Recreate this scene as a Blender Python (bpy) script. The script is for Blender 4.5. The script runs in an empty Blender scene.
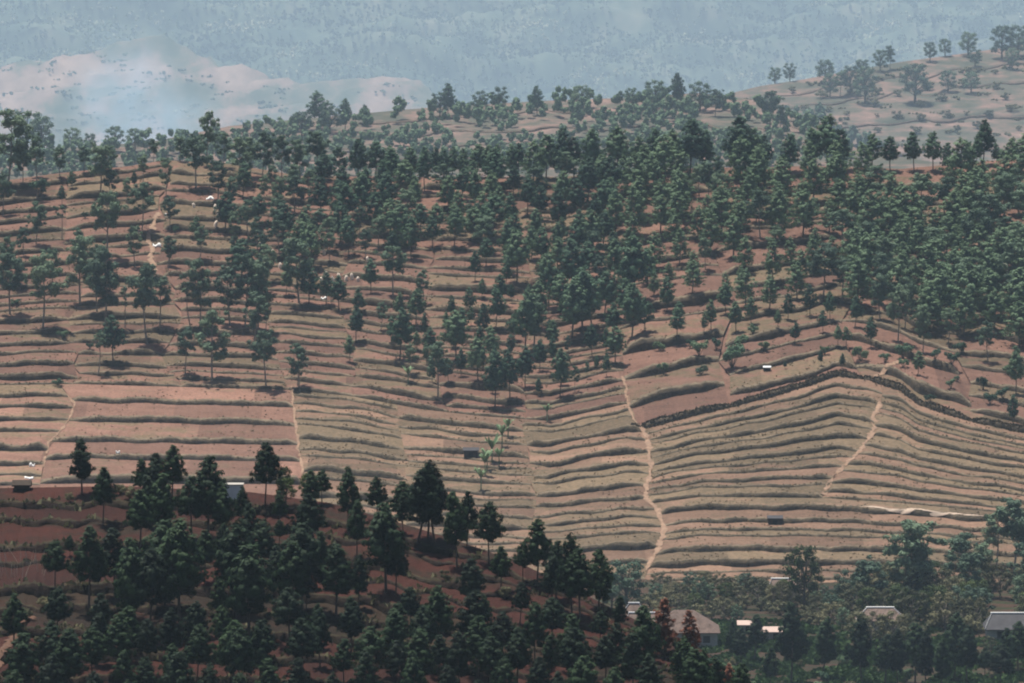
import bpy, math, random
import numpy as np
from mathutils import Vector
from mathutils.bvhtree import BVHTree

random.seed(11); rng = np.random.default_rng(11)
R = math.radians
scene = bpy.context.scene
col = scene.collection

# ------------------------------------------------------------------ camera
F_PX, CX, CY, PITCH, ZC = 6890.0, 512.0, 341.5, R(6.0), 2050.0
cam_d = bpy.data.cameras.new('camera'); cam = bpy.data.objects.new('camera', cam_d); col.objects.link(cam)
cam.location = (0, 0, ZC); cam.rotation_euler = (R(90) - PITCH, 0, 0)
cam_d.sensor_width = 36.0; cam_d.lens = 36.0 * F_PX / 1024.0
cam_d.clip_start = 1.0; cam_d.clip_end = 20000
scene.camera = cam
# ------------------------------------------------------------------ sky, sun, exposure
SUN_EL, SUN_AZ = R(74), R(-38)          # azimuth from +Y (away from the camera) towards +X
w = bpy.data.worlds.new('World'); scene.world = w; w.use_nodes = True
wn = w.node_tree; bg = wn.nodes['Background']
sky = wn.nodes.new('ShaderNodeTexSky'); sky.sky_type = 'NISHITA'; sky.sun_disc = False
sky.sun_elevation = SUN_EL; sky.sun_rotation = SUN_AZ; sky.dust_density = 2.0
wn.links.new(sky.outputs[0], bg.inputs[0]); bg.inputs[1].default_value = 0.065
sun_d = bpy.data.lights.new('sun', 'SUN'); sun_d.energy = 5.0; sun_d.angle = R(0.55); sun_d.color = (1, .95, .87)
sun = bpy.data.objects.new('sun', sun_d); col.objects.link(sun); sun.location = (0, 0, ZC + 300)
sd = Vector((math.sin(SUN_AZ) * math.cos(SUN_EL), math.cos(SUN_AZ) * math.cos(SUN_EL), math.sin(SUN_EL)))
sun.rotation_euler = sd.to_track_quat('Z', 'Y').to_euler()
vs = scene.view_settings
vs.view_transform = 'Standard'; vs.look = 'None'; vs.exposure = 0.58; vs.gamma = 1.0
scene.render.engine = 'CYCLES'
scene.cycles.use_denoising = True
scene.cycles.volume_bounces = 2
scene.cycles.max_bounces = 5
scene.cycles.pixel_filter_type = 'BLACKMAN_HARRIS'
scene.cycles.filter_width = 2.0
cam_d.clip_end = 40000

# ------------------------------------------------------------------ helpers
def px(x, y, D):
    """pixel direction and forward distance D (metres along +Y) -> world points"""
    x = np.asarray(x, float); y = np.asarray(y, float); D = np.asarray(D, float)
    x, y, D = np.broadcast_arrays(x, y, D)
    rx = (x - CX) / F_PX; ry = -(y - CY) / F_PX
    dy = math.cos(PITCH) + ry * math.sin(PITCH); dz = -math.sin(PITCH) + ry * math.cos(PITCH)
    t = D / dy
    return np.stack([t * rx, D, ZC + t * dz], -1)
def curve(pts):
    a = np.array(pts, float)
    return lambda v: np.interp(v, a[:, 0], a[:, 1])
def curve_y(pts):                                   # x as a function of y
    a = np.array(sorted(pts, key=lambda p: p[1]), float)
    return lambda v: np.interp(v, a[:, 1], a[:, 0])
def wob(x, seed, wl):
    """smooth 1-D noise in about [-1, 1]"""
    r = np.random.default_rng(seed); k = r.uniform(.5, 2.2, 5); p = r.uniform(0, 6.28, 5); a = r.uniform(.4, 1, 5)
    x = np.asarray(x, float)
    return sum(a[i] * np.sin(x / wl * 6.28 * k[i] + p[i]) for i in range(5)) / a.sum()
def noise2(x, y, wl, seed, octv=4):
    r = np.random.default_rng(seed); out = np.zeros(np.broadcast(x, y).shape); amp = 1.; tot = 0
    for o in range(octv):
        for _ in range(5):
            a = r.uniform(0, 6.28); k = 6.28 / wl * r.uniform(.6, 1.5)
            out = out + amp * np.sin((x * math.cos(a) + y * math.sin(a)) * k + r.uniform(0, 6.28)) / 2.4
        tot += amp; amp *= .55; wl /= 2.1
    return out / tot
def mesh(name, V, Fc, mats, midx=None, smooth=False):
    me = bpy.data.meshes.new(name)
    V = np.asarray(V, np.float32)
    if isinstance(Fc, np.ndarray):
        n, k = Fc.shape
        me.vertices.add(len(V)); me.vertices.foreach_set('co', V.ravel())
        me.loops.add(n * k); me.loops.foreach_set('vertex_index', Fc.astype(np.int32).ravel())
        me.polygons.add(n); me.polygons.foreach_set('loop_start', np.arange(0, n * k, k, dtype=np.int32))
        me.update(calc_edges=True)
    else:
        me.from_pydata(V.tolist(), [], Fc)
    for m in (mats if isinstance(mats, (list, tuple)) else [mats]): me.materials.append(m)
    if midx is not None: me.polygons.foreach_set('material_index', np.asarray(midx, np.int32))
    if smooth: me.polygons.foreach_set('use_smooth', np.ones(len(me.polygons), bool))
    me.update(); me.validate()
    return me
def link(name, me, parent=None, kind=None, label=None, cat=None, group=None, loc=None):
    o = bpy.data.objects.new(name, me); col.objects.link(o)
    if parent: o.parent = parent
    if loc is not None: o.location = loc
    for k, v in (('kind', kind), ('label', label), ('category', cat), ('group', group)):
        if v: o[k] = v
    return o
def grid_faces(nr, nc, off=0):
    i = np.arange(nr - 1)[:, None]; j = np.arange(nc - 1)[None]
    a = (i * nc + j + off).ravel()
    return np.stack([a, a + 1, a + nc + 1, a + nc], -1)
ALLV, ALLF = [], []; NV = 0
def solid(V, Fc):                                   # remember ground surfaces for standing things on them
    global NV
    ALLV.append(np.asarray(V)); ALLF.append(np.asarray(Fc) + NV); NV += len(V)

def ordn(n): return str(n) + ('th' if 10 < n % 100 < 14 else {1: 'st', 2: 'nd', 3: 'rd'}.get(n % 10, 'th'))
# ------------------------------------------------------------------ materials
def mat(name):
    m = bpy.data.materials.new(name); m.use_nodes = True
    nt = m.node_tree; b = nt.nodes['Principled BSDF']; b.inputs['Roughness'].default_value = .9
    b.inputs['Specular IOR Level'].default_value = .15
    return m, nt, b
def N(nt, t, **kw):
    n = nt.nodes.new(t)
    for k, v in kw.items():
        if k.startswith('i_'): n.inputs[int(k[2:])].default_value = v
        else: setattr(n, k, v)
    return n
def noise(nt, scale, detail=5, rough=.6, vec=None, dist=0.):
    n = N(nt, 'ShaderNodeTexNoise'); n.inputs['Scale'].default_value = scale
    n.inputs['Detail'].default_value = detail; n.inputs['Roughness'].default_value = rough; n.inputs['Distortion'].default_value = dist
    if vec is not None: nt.links.new(vec, n.inputs['Vector'])
    return n.outputs[0]
def ramp(nt, fac, stops):
    r = N(nt, 'ShaderNodeValToRGB'); cr = r.color_ramp
    while len(cr.elements) < len(stops): cr.elements.new(.5)
    for e, (p, c) in zip(cr.elements, stops): e.position = p; e.color = (*c, 1)
    nt.links.new(fac, r.inputs[0]); return r.outputs[0]
def mix(nt, fac, a, b, blend='MIX'):
    m = N(nt, 'ShaderNodeMix', data_type='RGBA', blend_type=blend)
    for s, v in ((m.inputs[0], fac), (m.inputs[6], a), (m.inputs[7], b)):
        if isinstance(v, (float, int)): s.default_value = v
        elif isinstance(v, tuple): s.default_value = (*v, 1)
        else: nt.links.new(v, s)
    return m.outputs[2]
def pos(nt, sc=(1, 1, 1)):
    g = N(nt, 'ShaderNodeNewGeometry'); mp = N(nt, 'ShaderNodeMapping'); mp.inputs['Scale'].default_value = sc
    nt.links.new(g.outputs['Position'], mp.inputs[0]); return mp.outputs[0]
def bump(nt, b, h, strength=.5, dist=.2):
    n = N(nt, 'ShaderNodeBump'); n.inputs['Strength'].default_value = strength; n.inputs['Distance'].default_value = dist
    nt.links.new(h, n.inputs['Height']); nt.links.new(n.outputs[0], b.inputs['Normal'])
def math1(nt, op, a, b):
    m = N(nt, 'ShaderNodeMath', operation=op)
    for s, v in ((m.inputs[0], a), (m.inputs[1], b)):
        if isinstance(v, (float, int)): s.default_value = v
        else: nt.links.new(v, s)
    return m.outputs[0]

def soil_mat(name, soils, grass, grass_amt=.5):
    """field soil with patches of dry grass; every terrace has its own mixture"""
    m, nt, b = mat(name); p = pos(nt, (.45, 1, 1)); p1 = pos(nt)
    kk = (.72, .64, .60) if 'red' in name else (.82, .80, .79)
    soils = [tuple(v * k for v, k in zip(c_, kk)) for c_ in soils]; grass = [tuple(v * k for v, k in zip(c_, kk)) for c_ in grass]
    oi = N(nt, 'ShaderNodeObjectInfo')
    c = ramp(nt, noise(nt, .2, 6, .7, p), [(.3, tuple(v * .75 for v in soils[0])), (.48, soils[1]), (.68, soils[2])])
    c = mix(nt, .45, c, ramp(nt, noise(nt, 1.6, 3, .7, p1), [(.32, tuple(v * .42 for v in soils[1])), (.5, soils[1]), (.66, tuple(min(1, v * 1.5) for v in soils[1]))]))
    gf = math1(nt, 'ADD', noise(nt, .22, 6, .75, p), math1(nt, 'MULTIPLY', math1(nt, 'SUBTRACT', oi.outputs['Random'], 1 - grass_amt), .38))
    gm = ramp(nt, gf, [(.50, (0, 0, 0)), (.62, (1, 1, 1))])
    gc = ramp(nt, noise(nt, 1.1, 4, .7, p1), [(.3, grass[0]), (.55, grass[1]), (.75, grass[2])])
    c = mix(nt, gm, c, gc)
    sx = N(nt, 'ShaderNodeSeparateXYZ'); nt.links.new(p1, sx.inputs[0])      # plots side by side along a terrace
    cell = math1(nt, 'FLOOR', math1(nt, 'ADD', math1(nt, 'MULTIPLY', sx.outputs[0], .055), math1(nt, 'MULTIPLY', oi.outputs['Random'], 37.)), 0.)
    wn_ = N(nt, 'ShaderNodeTexWhiteNoise', noise_dimensions='2D'); cb = N(nt, 'ShaderNodeCombineXYZ'); nt.links.new(cell, cb.inputs[0]); nt.links.new(oi.outputs['Random'], cb.inputs[1]); nt.links.new(cb.outputs[0], wn_.inputs['Vector'])
    c = mix(nt, 1., c, ramp(nt, wn_.outputs['Value'], [(0., (.72, .70, .68)), (.35, (.95, .93, .9)), (.7, (1.06, 1.03, 1.)), (1., (1.22, 1.18, 1.14))]), 'MULTIPLY')
    v = N(nt, 'ShaderNodeMapRange'); nt.links.new(oi.outputs['Random'], v.inputs[0]); v.inputs[3].default_value = .86; v.inputs[4].default_value = 1.12
    c = mix(nt, 1., c, v.outputs[0], 'MULTIPLY')
    nt.links.new(c, b.inputs['Base Color']); bump(nt, b, noise(nt, 2.2, 5, .7, p1), .8, .25)
    return m
def bank_mat(name, cols):
    m, nt, b = mat(name); p = pos(nt, (.8, .8, 1.2))
    c = ramp(nt, noise(nt, .55, 6, .75, p), [(.28, cols[0]), (.45, cols[1]), (.58, cols[2]), (.74, cols[3])])
    nt.links.new(c, b.inputs['Base Color']); bump(nt, b, noise(nt, 1.8, 5, .75, p), 1., .35)
    return m
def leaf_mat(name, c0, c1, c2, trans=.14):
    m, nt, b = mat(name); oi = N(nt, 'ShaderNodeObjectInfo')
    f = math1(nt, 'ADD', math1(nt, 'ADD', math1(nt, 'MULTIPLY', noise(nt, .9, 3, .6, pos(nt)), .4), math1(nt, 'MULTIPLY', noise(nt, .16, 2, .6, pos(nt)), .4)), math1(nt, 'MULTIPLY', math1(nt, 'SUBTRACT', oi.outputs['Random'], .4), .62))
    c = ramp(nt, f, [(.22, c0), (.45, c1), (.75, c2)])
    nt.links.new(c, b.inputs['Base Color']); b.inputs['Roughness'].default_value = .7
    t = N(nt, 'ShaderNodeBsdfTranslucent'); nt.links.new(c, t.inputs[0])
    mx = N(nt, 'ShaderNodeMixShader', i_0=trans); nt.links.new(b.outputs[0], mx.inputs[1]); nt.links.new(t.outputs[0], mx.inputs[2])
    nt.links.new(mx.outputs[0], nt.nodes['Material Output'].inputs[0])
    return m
def plain(name, c, var=.25, sc=.8, rough=.85):
    m, nt, b = mat(name)
    cc = ramp(nt, noise(nt, sc, 5, .65, pos(nt)), [(.3, tuple(v * (1 - var) for v in c)), (.7, tuple(min(1, v * (1 + var)) for v in c))])
    nt.links.new(cc, b.inputs['Base Color']); b.inputs['Roughness'].default_value = rough
    return m

M = {}
M['soil'] = soil_mat('field_soil', [(.145, .082, .060), (.215, .122, .090), (.29, .172, .130)], [(.105, .085, .050), (.18, .130, .082), (.26, .19, .125)], .42)
M['soil_tan'] = soil_mat('fallow_soil', [(.135, .086, .060), (.205, .130, .090), (.28, .182, .130)], [(.085, .070, .042), (.148, .110, .070), (.225, .165, .108)], .68)
M['soil_up'] = soil_mat('upper_soil', [(.105, .058, .043), (.158, .088, .065), (.22, .128, .097)], [(.070, .064, .038), (.13, .096, .060), (.20, .14, .095)], .42)
M['soil_red'] = soil_mat('red_soil', [(.026, .0078, .0052), (.046, .0138, .0088), (.068, .023, .0145)], [(.013, .011, .006), (.026, .017, .0095), (.044, .027, .015)], .45)  # knoll soil colours lowered to stand in for cloud shade
M['soil_far'] = soil_mat('far_soil', [(.19, .11, .085), (.27, .165, .125), (.36, .235, .18)], [(.085, .08, .055), (.13, .11, .078), (.19, .15, .11)], .45)
m, nt, b = mat('brown_hill_soil'); p = pos(nt, (.35, .35, 1.6))
c = ramp(nt, noise(nt, .09, 7, .72, p), [(.33, (.035, .046, .032)), (.47, (.072, .068, .050)), (.58, (.15, .098, .078)), (.74, (.25, .165, .135))])
nt.links.new(c, b.inputs['Base Color']); M['soil_hill'] = m
M['bank'] = bank_mat('grassy_bank', [(.036, .030, .021), (.066, .052, .037), (.10, .078, .053), (.16, .12, .083)])
M['bank_tan'] = bank_mat('dry_grass_bank', [(.040, .034, .023), (.074, .060, .041), (.115, .09, .06), (.18, .138, .092)])
M['lip'] = bank_mat('straw_edge', [(.07, .060, .040), (.12, .094, .063), (.175, .135, .09), (.24, .185, .125)])
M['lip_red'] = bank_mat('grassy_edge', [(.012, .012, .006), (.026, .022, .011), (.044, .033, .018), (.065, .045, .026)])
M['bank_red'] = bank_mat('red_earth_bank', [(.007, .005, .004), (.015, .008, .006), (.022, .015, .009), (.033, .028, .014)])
M['bank_far'] = bank_mat('far_bank', [(.09, .08, .055), (.14, .105, .075), (.19, .13, .10), (.25, .175, .14)])
m, nt, b = mat('smoky_hill_soil'); p = pos(nt, (1, .35, 1))
c = ramp(nt, noise(nt, .008, 6, .65, p), [(.36, (.035, .05, .032)), (.46, (.08, .08, .055)), (.54, (.17, .115, .09)), (.7, (.27, .185, .145))])
nt.links.new(c, b.inputs['Base Color']); M['soil_smoke'] = m
m, nt, b = mat('mountain_cover'); p = pos(nt, (1, .4, 1))
c = ramp(nt, noise(nt, .0075, 4, .6, p), [(.30, (.012, .025, .018)), (.43, (.03, .05, .032)), (.55, (.06, .08, .048)), (.72, (.13, .125, .085))])
nt.links.new(c, b.inputs['Base Color']); M['mount'] = m
M['path'] = plain('trodden_earth', (.22, .142, .095), .35, .9)
M['pale_tread'] = plain('pale_bare_earth', (.40, .31, .24), .25, .5)
M['path_red'] = plain('trodden_red_earth', (.09, .048, .032), .3, .9)
M['ground'] = soil_mat('valley_ground', [(.040, .026, .016), (.058, .034, .022), (.08, .046, .03)], [(.018, .027, .010), (.030, .038, .015), (.048, .052, .023)], .7)
M['scrubfloor'] = plain('scrub_floor', (.075, .072, .035), .4, .15)
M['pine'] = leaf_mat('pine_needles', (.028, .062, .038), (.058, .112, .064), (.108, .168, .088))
M['pine_fg'] = leaf_mat('shaded_pine_needles', (.0045, .014, .0055), (.010, .026, .0095), (.022, .047, .016))  # greens darkened as well: cloud shade over the near pines is painted in
M['pine_wood'] = leaf_mat('wood_needles', (.026, .058, .036), (.056, .108, .062), (.106, .165, .086))
M['euc'] = leaf_mat('eucalyptus_leaves', (.055, .092, .062), (.088, .138, .086), (.13, .185, .11))
M['broad'] = leaf_mat('broad_leaves', (.030, .050, .016), (.055, .080, .026), (.09, .12, .04))
m, nt, b = mat('far_forest_leaves'); c = ramp(nt, noise(nt, .0078, 5, .6, pos(nt, (1, .4, 1))), [(.37, (.005, .016, .012)), (.45, (.034, .062, .040)), (.53, (.12, .16, .095)), (.61, (.34, .33, .22))])
nt.links.new(c, b.inputs['Base Color']); M['far_leaf'] = m
M['olive'] = leaf_mat('dry_scrub_leaves', (.055, .060, .032), (.10, .10, .054), (.165, .155, .082))
M['dead'] = leaf_mat('dead_needles', (.10, .032, .018), (.17, .060, .034), (.24, .095, .055))
M['banana'] = leaf_mat('banana_leaf', (.075, .125, .06), (.125, .195, .095), (.20, .27, .15))
M['grass'] = leaf_mat('dry_grass', (.070, .062, .034), (.125, .098, .056), (.22, .165, .10), .3)
M['hedge'] = leaf_mat('dark_bank_grass', (.032, .028, .017), (.062, .050, .031), (.11, .085, .052), .15)
M['green'] = leaf_mat('green_ground_cover', (.024, .052, .016), (.045, .085, .026), (.08, .13, .04), .15)
M['bark'] = plain('bark', (.085, .066, .052), .35, 2.)
M['pale_bark'] = plain('pale_bark', (.19, .165, .14), .3, 2.)
M['white'] = plain('white_paint', (.78, .77, .74), .06, .6)
M['wall'] = plain('grey_plaster', (.30, .28, .25), .25, .8)
M['tile'] = plain('weathered_roof_tile', (.125, .088, .072), .45, 1.4)
M['metal'] = plain('pinkish_sheet_roof', (.42, .31, .26), .1, .5, .5)
M['darkroof'] = plain('dark_sheet_roof', (.060, .058, .062), .25, .6)
M['dark'] = plain('dark_opening', (.02, .018, .016), .2, 1.)
M['concrete'] = plain('concrete', (.62, .63, .63), .15, .7)
M['cane'] = plain('dry_cane', (.45, .38, .30), .25, 1.5)
M['rock'] = plain('pale_earth', (.74, .62, .50), .2, .8)
M['wood'] = plain('weathered_wood', (.045, .034, .026), .3, 1.)

# ------------------------------------------------------------------ terrain
D_FG = lambda x, y: 580 + (720 - y) * .25
D_VAL = lambda x, y: 1130 + (683 - y) * 1.75
def D_MAIN(x, y):
    x = np.asarray(x, float); y = np.asarray(y, float)
    spur = -7 * np.exp(-((x - 860) / 190) ** 2 - ((y - 430) / 70) ** 2)
    return 1310 + (580 - y) * .64 + spur + 5 * np.sin(x / 170.) * np.clip((600 - y) / 200, 0, 1)
D_RIDGE = lambda x, y: 3400 + (160 - y) * 2.8
D_RIGHT = lambda x, y: 5200 + (150 - y) * 3.4
D_SMOKE = lambda x, y: 14000 + (140 - y) * 8.
D_MOUNT = lambda x, y: 17000 + (110 - y) * 9.

C_MAIN = curve([(-400, 210), (-60, 186), (0, 181), (60, 173), (130, 166), (165, 160), (230, 164), (300, 176), (400, 177), (560, 177), (620, 172), (700, 168), (820, 166), (900, 169), (1000, 160), (1090, 158), (1400, 190)])
C_FG = curve([(-400, 505), (-60, 490), (0, 488), (120, 486), (250, 492), (330, 503), (380, 517), (450, 538), (520, 563), (580, 592), (640, 622), (690, 642), (740, 676), (800, 730), (1400, 900)])
C_RIDGE = curve([(-400, 165), (-60, 156), (0, 152), (150, 142), (230, 126), (300, 119), (400, 110), (450, 106), (540, 101), (620, 98), (700, 93), (760, 101), (800, 121), (860, 150), (1090, 185), (1400, 200)])
C_RIGHT = curve([(-400, 190), (560, 135), (700, 101), (760, 86), (800, 80), (850, 71), (900, 62), (960, 54), (1024, 45), (1090, 38), (1400, 10)])
C_SMOKE = curve([(-400, 90), (-60, 62), (0, 68), (60, 60), (110, 48), (140, 41), (165, 40), (200, 54), (250, 72), (300, 84), (335, 78), (360, 74), (400, 77), (425, 88), (440, 100), (500, 122), (600, 140), (1400, 175)])

def sheet(name, Dfun, top, bottom, nrows, x0, x1, nx, m, back=.45, nd=0., nwl=60., drop=.35, kind='structure'):
    """a hillside: px grid from a bottom row to its crest line, then a back slope falling away"""
    xs = np.linspace(x0, x1, nx); tp = top(xs) if callable(top) else np.full(nx, float(top)); bt = np.maximum(bottom(xs) if callable(bottom) else np.full(nx, float(bottom)), tp + 4)
    rows = []
    for t in np.linspace(0, 1, nrows):
        y = bt + (tp - bt) * t; P = px(xs, y, Dfun(xs, y)); P[:, 2] -= drop
        rows.append(P)
    cp = rows[-1]
    for s in (3, 8, 20, 50, 110, 200, 320):
        q = cp.copy(); q[:, 1] += s; q[:, 2] -= s * back * min(1, .3 + s / 60.); rows.append(q)
    V = np.concatenate(rows)
    if nd: V[:, 2] += nd * noise2(V[:, 0], V[:, 1] * 2.2, nwl, 5)
    Fc = grid_faces(len(rows), nx)
    o = link(name, mesh(name, V, Fc, m, smooth=True), kind=kind)
    solid(V, Fc); return o

# the wide ground under everything, out to the far range
prof = curve([(-200, ZC - 20), (20, ZC - 20), (500, ZC - 170), (900, ZC - 205), (1900, ZC - 235), (2400, ZC - 265), (2900, ZC - 290), (3700, ZC - 350), (5200, ZC - 470), (9000, ZC - 780), (14000, ZC - 1170), (22000, ZC - 1700), (30000, ZC - 1800)])
gx = np.linspace(-5000, 5000, 60); gy = np.linspace(-200, 29400, 240)
GX, GY = np.meshgrid(gx, gy); V = np.stack([GX, GY, prof(GY) + 3 * noise2(GX, GY, 400, 2)], -1).reshape(-1, 3)
link('ground', mesh('ground', V, grid_faces(240, 60), M['scrubfloor'], smooth=True), kind='structure')
sheet('mountain', D_MOUNT, lambda x: -190 + 18 * wob(x, 3, 500), 215, 120, -420, 1440, 330, M['mount'], nd=75, nwl=900)
sheet('smoky_hill', D_SMOKE, C_SMOKE, 200, 40, -420, 1440, 240, M['soil_smoke'], nd=16, nwl=300)
sheet('brown_hill', D_RIGHT, C_RIGHT, 215, 30, -420, 1440, 200, M['soil_hill'])
sheet('far_ridge', D_RIDGE, C_RIDGE, 240, 30, -420, 1440, 200, M['soil_hill'])
sheet('hillside', D_MAIN, C_MAIN, 612, 90, -420, 1440, 260, M['soil'])
sheet('valley_floor', D_VAL, 578, 790, 50, -420, 1440, 260, M['ground'], drop=0., back=0., nd=.5, nwl=25)
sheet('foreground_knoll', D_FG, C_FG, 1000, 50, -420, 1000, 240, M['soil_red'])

LIPS = []        # (points along riser lips, outward drop) for grass
def terraces(xl, xr, bot, top, n, Dfun, mats, rfrac=.45, wobble=1.6, step=2.2, seed=0, parent=None, far=False, vary=.35, lips=1.0, rough=1., first=0.):
    """stepped fields between two boundary lines: each terrace one mesh of earth bank and tread"""
    r = np.random.default_rng(seed + 100)
    ts = np.concatenate([[0], np.cumsum(r.uniform(1 - vary, 1 + vary, n))]); ts /= ts[-1]
    xm = .5 * (xl(450.) + xr(450.)); m = int(max(10, abs(xr(450.) - xl(450.)) / step))
    lines = []
    for k, t in enumerate(ts):
        s = np.linspace(0, 1, m); x = xl(450.) + s * (xr(450.) - xl(450.))
        for _ in range(4):
            y = bot(x) + (top(x) - bot(x)) * t
            a = xl(y[0]); b = xr(y[-1]); x = a + s * (b - a)
        y = bot(x) + (top(x) - bot(x)) * t
        if 0 < k < n: y = y + wobble * wob(x, seed * 31 + k, 95) + .15 * wobble * wob(x, seed * 31 + k + 500, 17)
        lines.append((x, y))
    out = []
    for k in range(n):
        x, y = lines[k]; x2, y2 = lines[k + 1]; h = np.maximum(y - y2, 1.2)
        rf = .86 * rfrac * (1 + .25 * wob(x, seed * 77 + k, 60) + .13 * wob(x, seed * 77 + k + 300, 12) + r.uniform(-.15, .15))
        rf = np.clip(rf * np.clip(1.15 + .8 * wob(x, seed * 19 + k + 900, 130), .4, 1.1), .05, .55)
        if first and k == 0: rf = np.clip(first * (1 + .25 * wob(x, 5, 40)) / h, .2, .8)
        ed = np.minimum(np.arange(m), np.arange(m)[::-1]) / r.uniform(3, 9); rf = rf * np.clip(.25 + .75 * ed, .25, 1)
        D0 = Dfun(x, y)
        jit = rough * .09 * wob(x, seed * 13 + k, 7) + rough * r.normal(0, .035, m)
        A = px(x, y, D0)
        B = px(x, y - rf * h * .5, D0 + .10 + jit); Cc = px(x, y - rf * h, D0 + .35 + .6 * jit)
        E = px(x2, y2, Dfun(x2, y2))
        L = Cc * .88 + E * .12; L[:, 2] += rough * r.normal(0, .05, m)
        T = Cc * .45 + E * .55; T[:, 2] += rough * (.12 * wob(x, seed + k, 25) + r.normal(0, .04, m))
        V = np.concatenate([A, B, Cc, L, T, E]); Fc = grid_faces(6, m)
        mi = np.repeat([1, 1, 2, 0, 0], m - 1)
        out.append(link('terrace', mesh('terrace', V, Fc, mats, mi), parent))
        solid(V, Fc)
        LIPS.append((A, Cc, L, lips, far))
    return out
def hill_part(name):
    e = link(name, None, kind='structure'); return e

P1 = curve_y([(622, 340), (626, 385), (630, 405), (641, 430), (648, 440), (651, 468), (645, 499), (658, 511), (665, 529), (658, 550), (645, 572), (642, 610)])
P2 = curve_y([(250, 220), (262, 290), (270, 335), (292, 385), (294, 415), (296, 428), (299, 451), (302, 468), (305, 500), (306, 610)])
P3 = curve_y([(37, 348), (60, 385), (75, 405), (67, 425), (50, 442), (42, 470), (38, 500)])
P4 = curve_y([(884, 380), (881, 405), (873, 415), (875, 428), (862, 450), (853, 458), (832, 479), (822, 498)])
P5 = curve_y([(600, 160), (606, 200), (611, 250), (616, 300), (622, 345), (626, 400), (640, 432)])
P6 = curve_y([(238, 160), (255, 220), (262, 290), (270, 335), (288, 392)])
K = lambda v: (lambda y: v + 0 * np.asarray(y, float))
SPUR = curve([(600, 440), (645, 428), (719, 410), (768, 398), (808, 386), (838, 376), (868, 380), (901, 391), (918, 405), (968, 421), (1024, 433), (1100, 448)])
LOWER = curve([(600, 507), (640, 505), (700, 497), (823, 498), (900, 503), (1100, 522)])
MIDL = curve([(-60, 386), (75, 384), (290, 390), (350, 396), (420, 409), (480, 416), (550, 421), (626, 404), (660, 404)])
flat = lambda v: (lambda x: v + 0 * np.asarray(x, float))
spur_e = hill_part('spur_terraces'); mid_e = hill_part('middle_terraces'); left_e = hill_part('lowland_fields'); up_e = hill_part('upper_terraces')
terraces(P1, P4, LOWER, SPUR, 12, D_MAIN, [M['soil_tan'], M['bank_tan'], M['lip']], .5, 1.4, seed=1, parent=spur_e, vary=.5)
terraces(P4, K(1095), LOWER, SPUR, 13, D_MAIN, [M['soil_tan'], M['bank_tan'], M['lip']], .52, 1.4, seed=2, parent=spur_e, vary=.5)
terraces(P1, K(1095), lambda x: 590 - .012 * (x - 640), LOWER, 9, D_MAIN, [M['soil_tan'], M['bank_tan'], M['lip']], .44, 2., seed=3, parent=spur_e, vary=.55)
def slant(x0, amp, seed):
    return lambda y: x0 + amp * wob(np.asarray(y, float), seed, 170) + .55 * amp * wob(np.asarray(y, float), seed + 40, 38) + (np.asarray(y, float) - 300) * .05
def strip(bounds, counts, bot, top, mats, rf, wb, seed, parent, **kw):
    for i in range(len(counts)):
        terraces(bounds[i], bounds[i + 1], bot, top, counts[i], D_MAIN, mats, rf, wb, seed=seed + i, parent=parent, **kw)
strip([P2, slant(395, 10, 1), slant(520, 12, 2), P1], [20, 22, 19], flat(604), MIDL, [M['soil_tan'], M['bank_tan'], M['lip']], .44, 1.9, 40, mid_e, vary=.55)
terraces(P3, P2, flat(505), MIDL, 6, D_MAIN, [M['soil'], M['bank'], M['lip']], .30, 1.2, seed=5, parent=left_e, vary=.2)
terraces(K(-70), P3, flat(505), MIDL, 9, D_MAIN, [M['soil'], M['bank'], M['lip']], .42, 1.5, seed=6, parent=left_e)
strip([K(-70), slant(72, 14, 3), slant(170, 16, 4), P6], [20, 22, 21], MIDL, C_MAIN, [M['soil_up'], M['bank'], M['lip']], .48, 1.5, 50, up_e, vary=.5)
strip([P6, slant(345, 10, 5), slant(430, 14, 6), slant(525, 12, 7), P5], [26, 22, 25, 27], MIDL, C_MAIN, [M['soil_up'], M['bank'], M['lip']], .48, 1.5, 60, up_e, vary=.5)
strip([P5, slant(725, 14, 8), slant(850, 10, 9), slant(960, 12, 10), K(1095)], [12, 14, 13, 15], SPUR, C_MAIN, [M['soil_up'], M['bank'], M['lip']], .34, 2.8, 70, up_e, vary=.55, first=5.)
knoll_e = hill_part('knoll_terraces')
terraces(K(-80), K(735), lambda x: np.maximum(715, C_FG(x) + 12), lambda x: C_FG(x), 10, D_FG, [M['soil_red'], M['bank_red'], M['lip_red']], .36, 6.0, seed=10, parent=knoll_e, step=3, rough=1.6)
far_e = hill_part('brown_hill_terraces')
terraces(K(560), K(1095), flat(172), C_RIGHT, 5, D_RIGHT, [M['soil_hill'], M['bank_far'], M['soil_hill']], .10, 5., seed=12, parent=far_e, far=True, step=4)
ridge_e = hill_part('far_ridge_terraces')
terraces(K(-70), K(860), flat(185), C_RIDGE, 7, D_RIDGE, [M['soil_hill'], M['bank_far'], M['soil_hill']], .15, 5., seed=13, parent=ridge_e, far=True, step=4)

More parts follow.
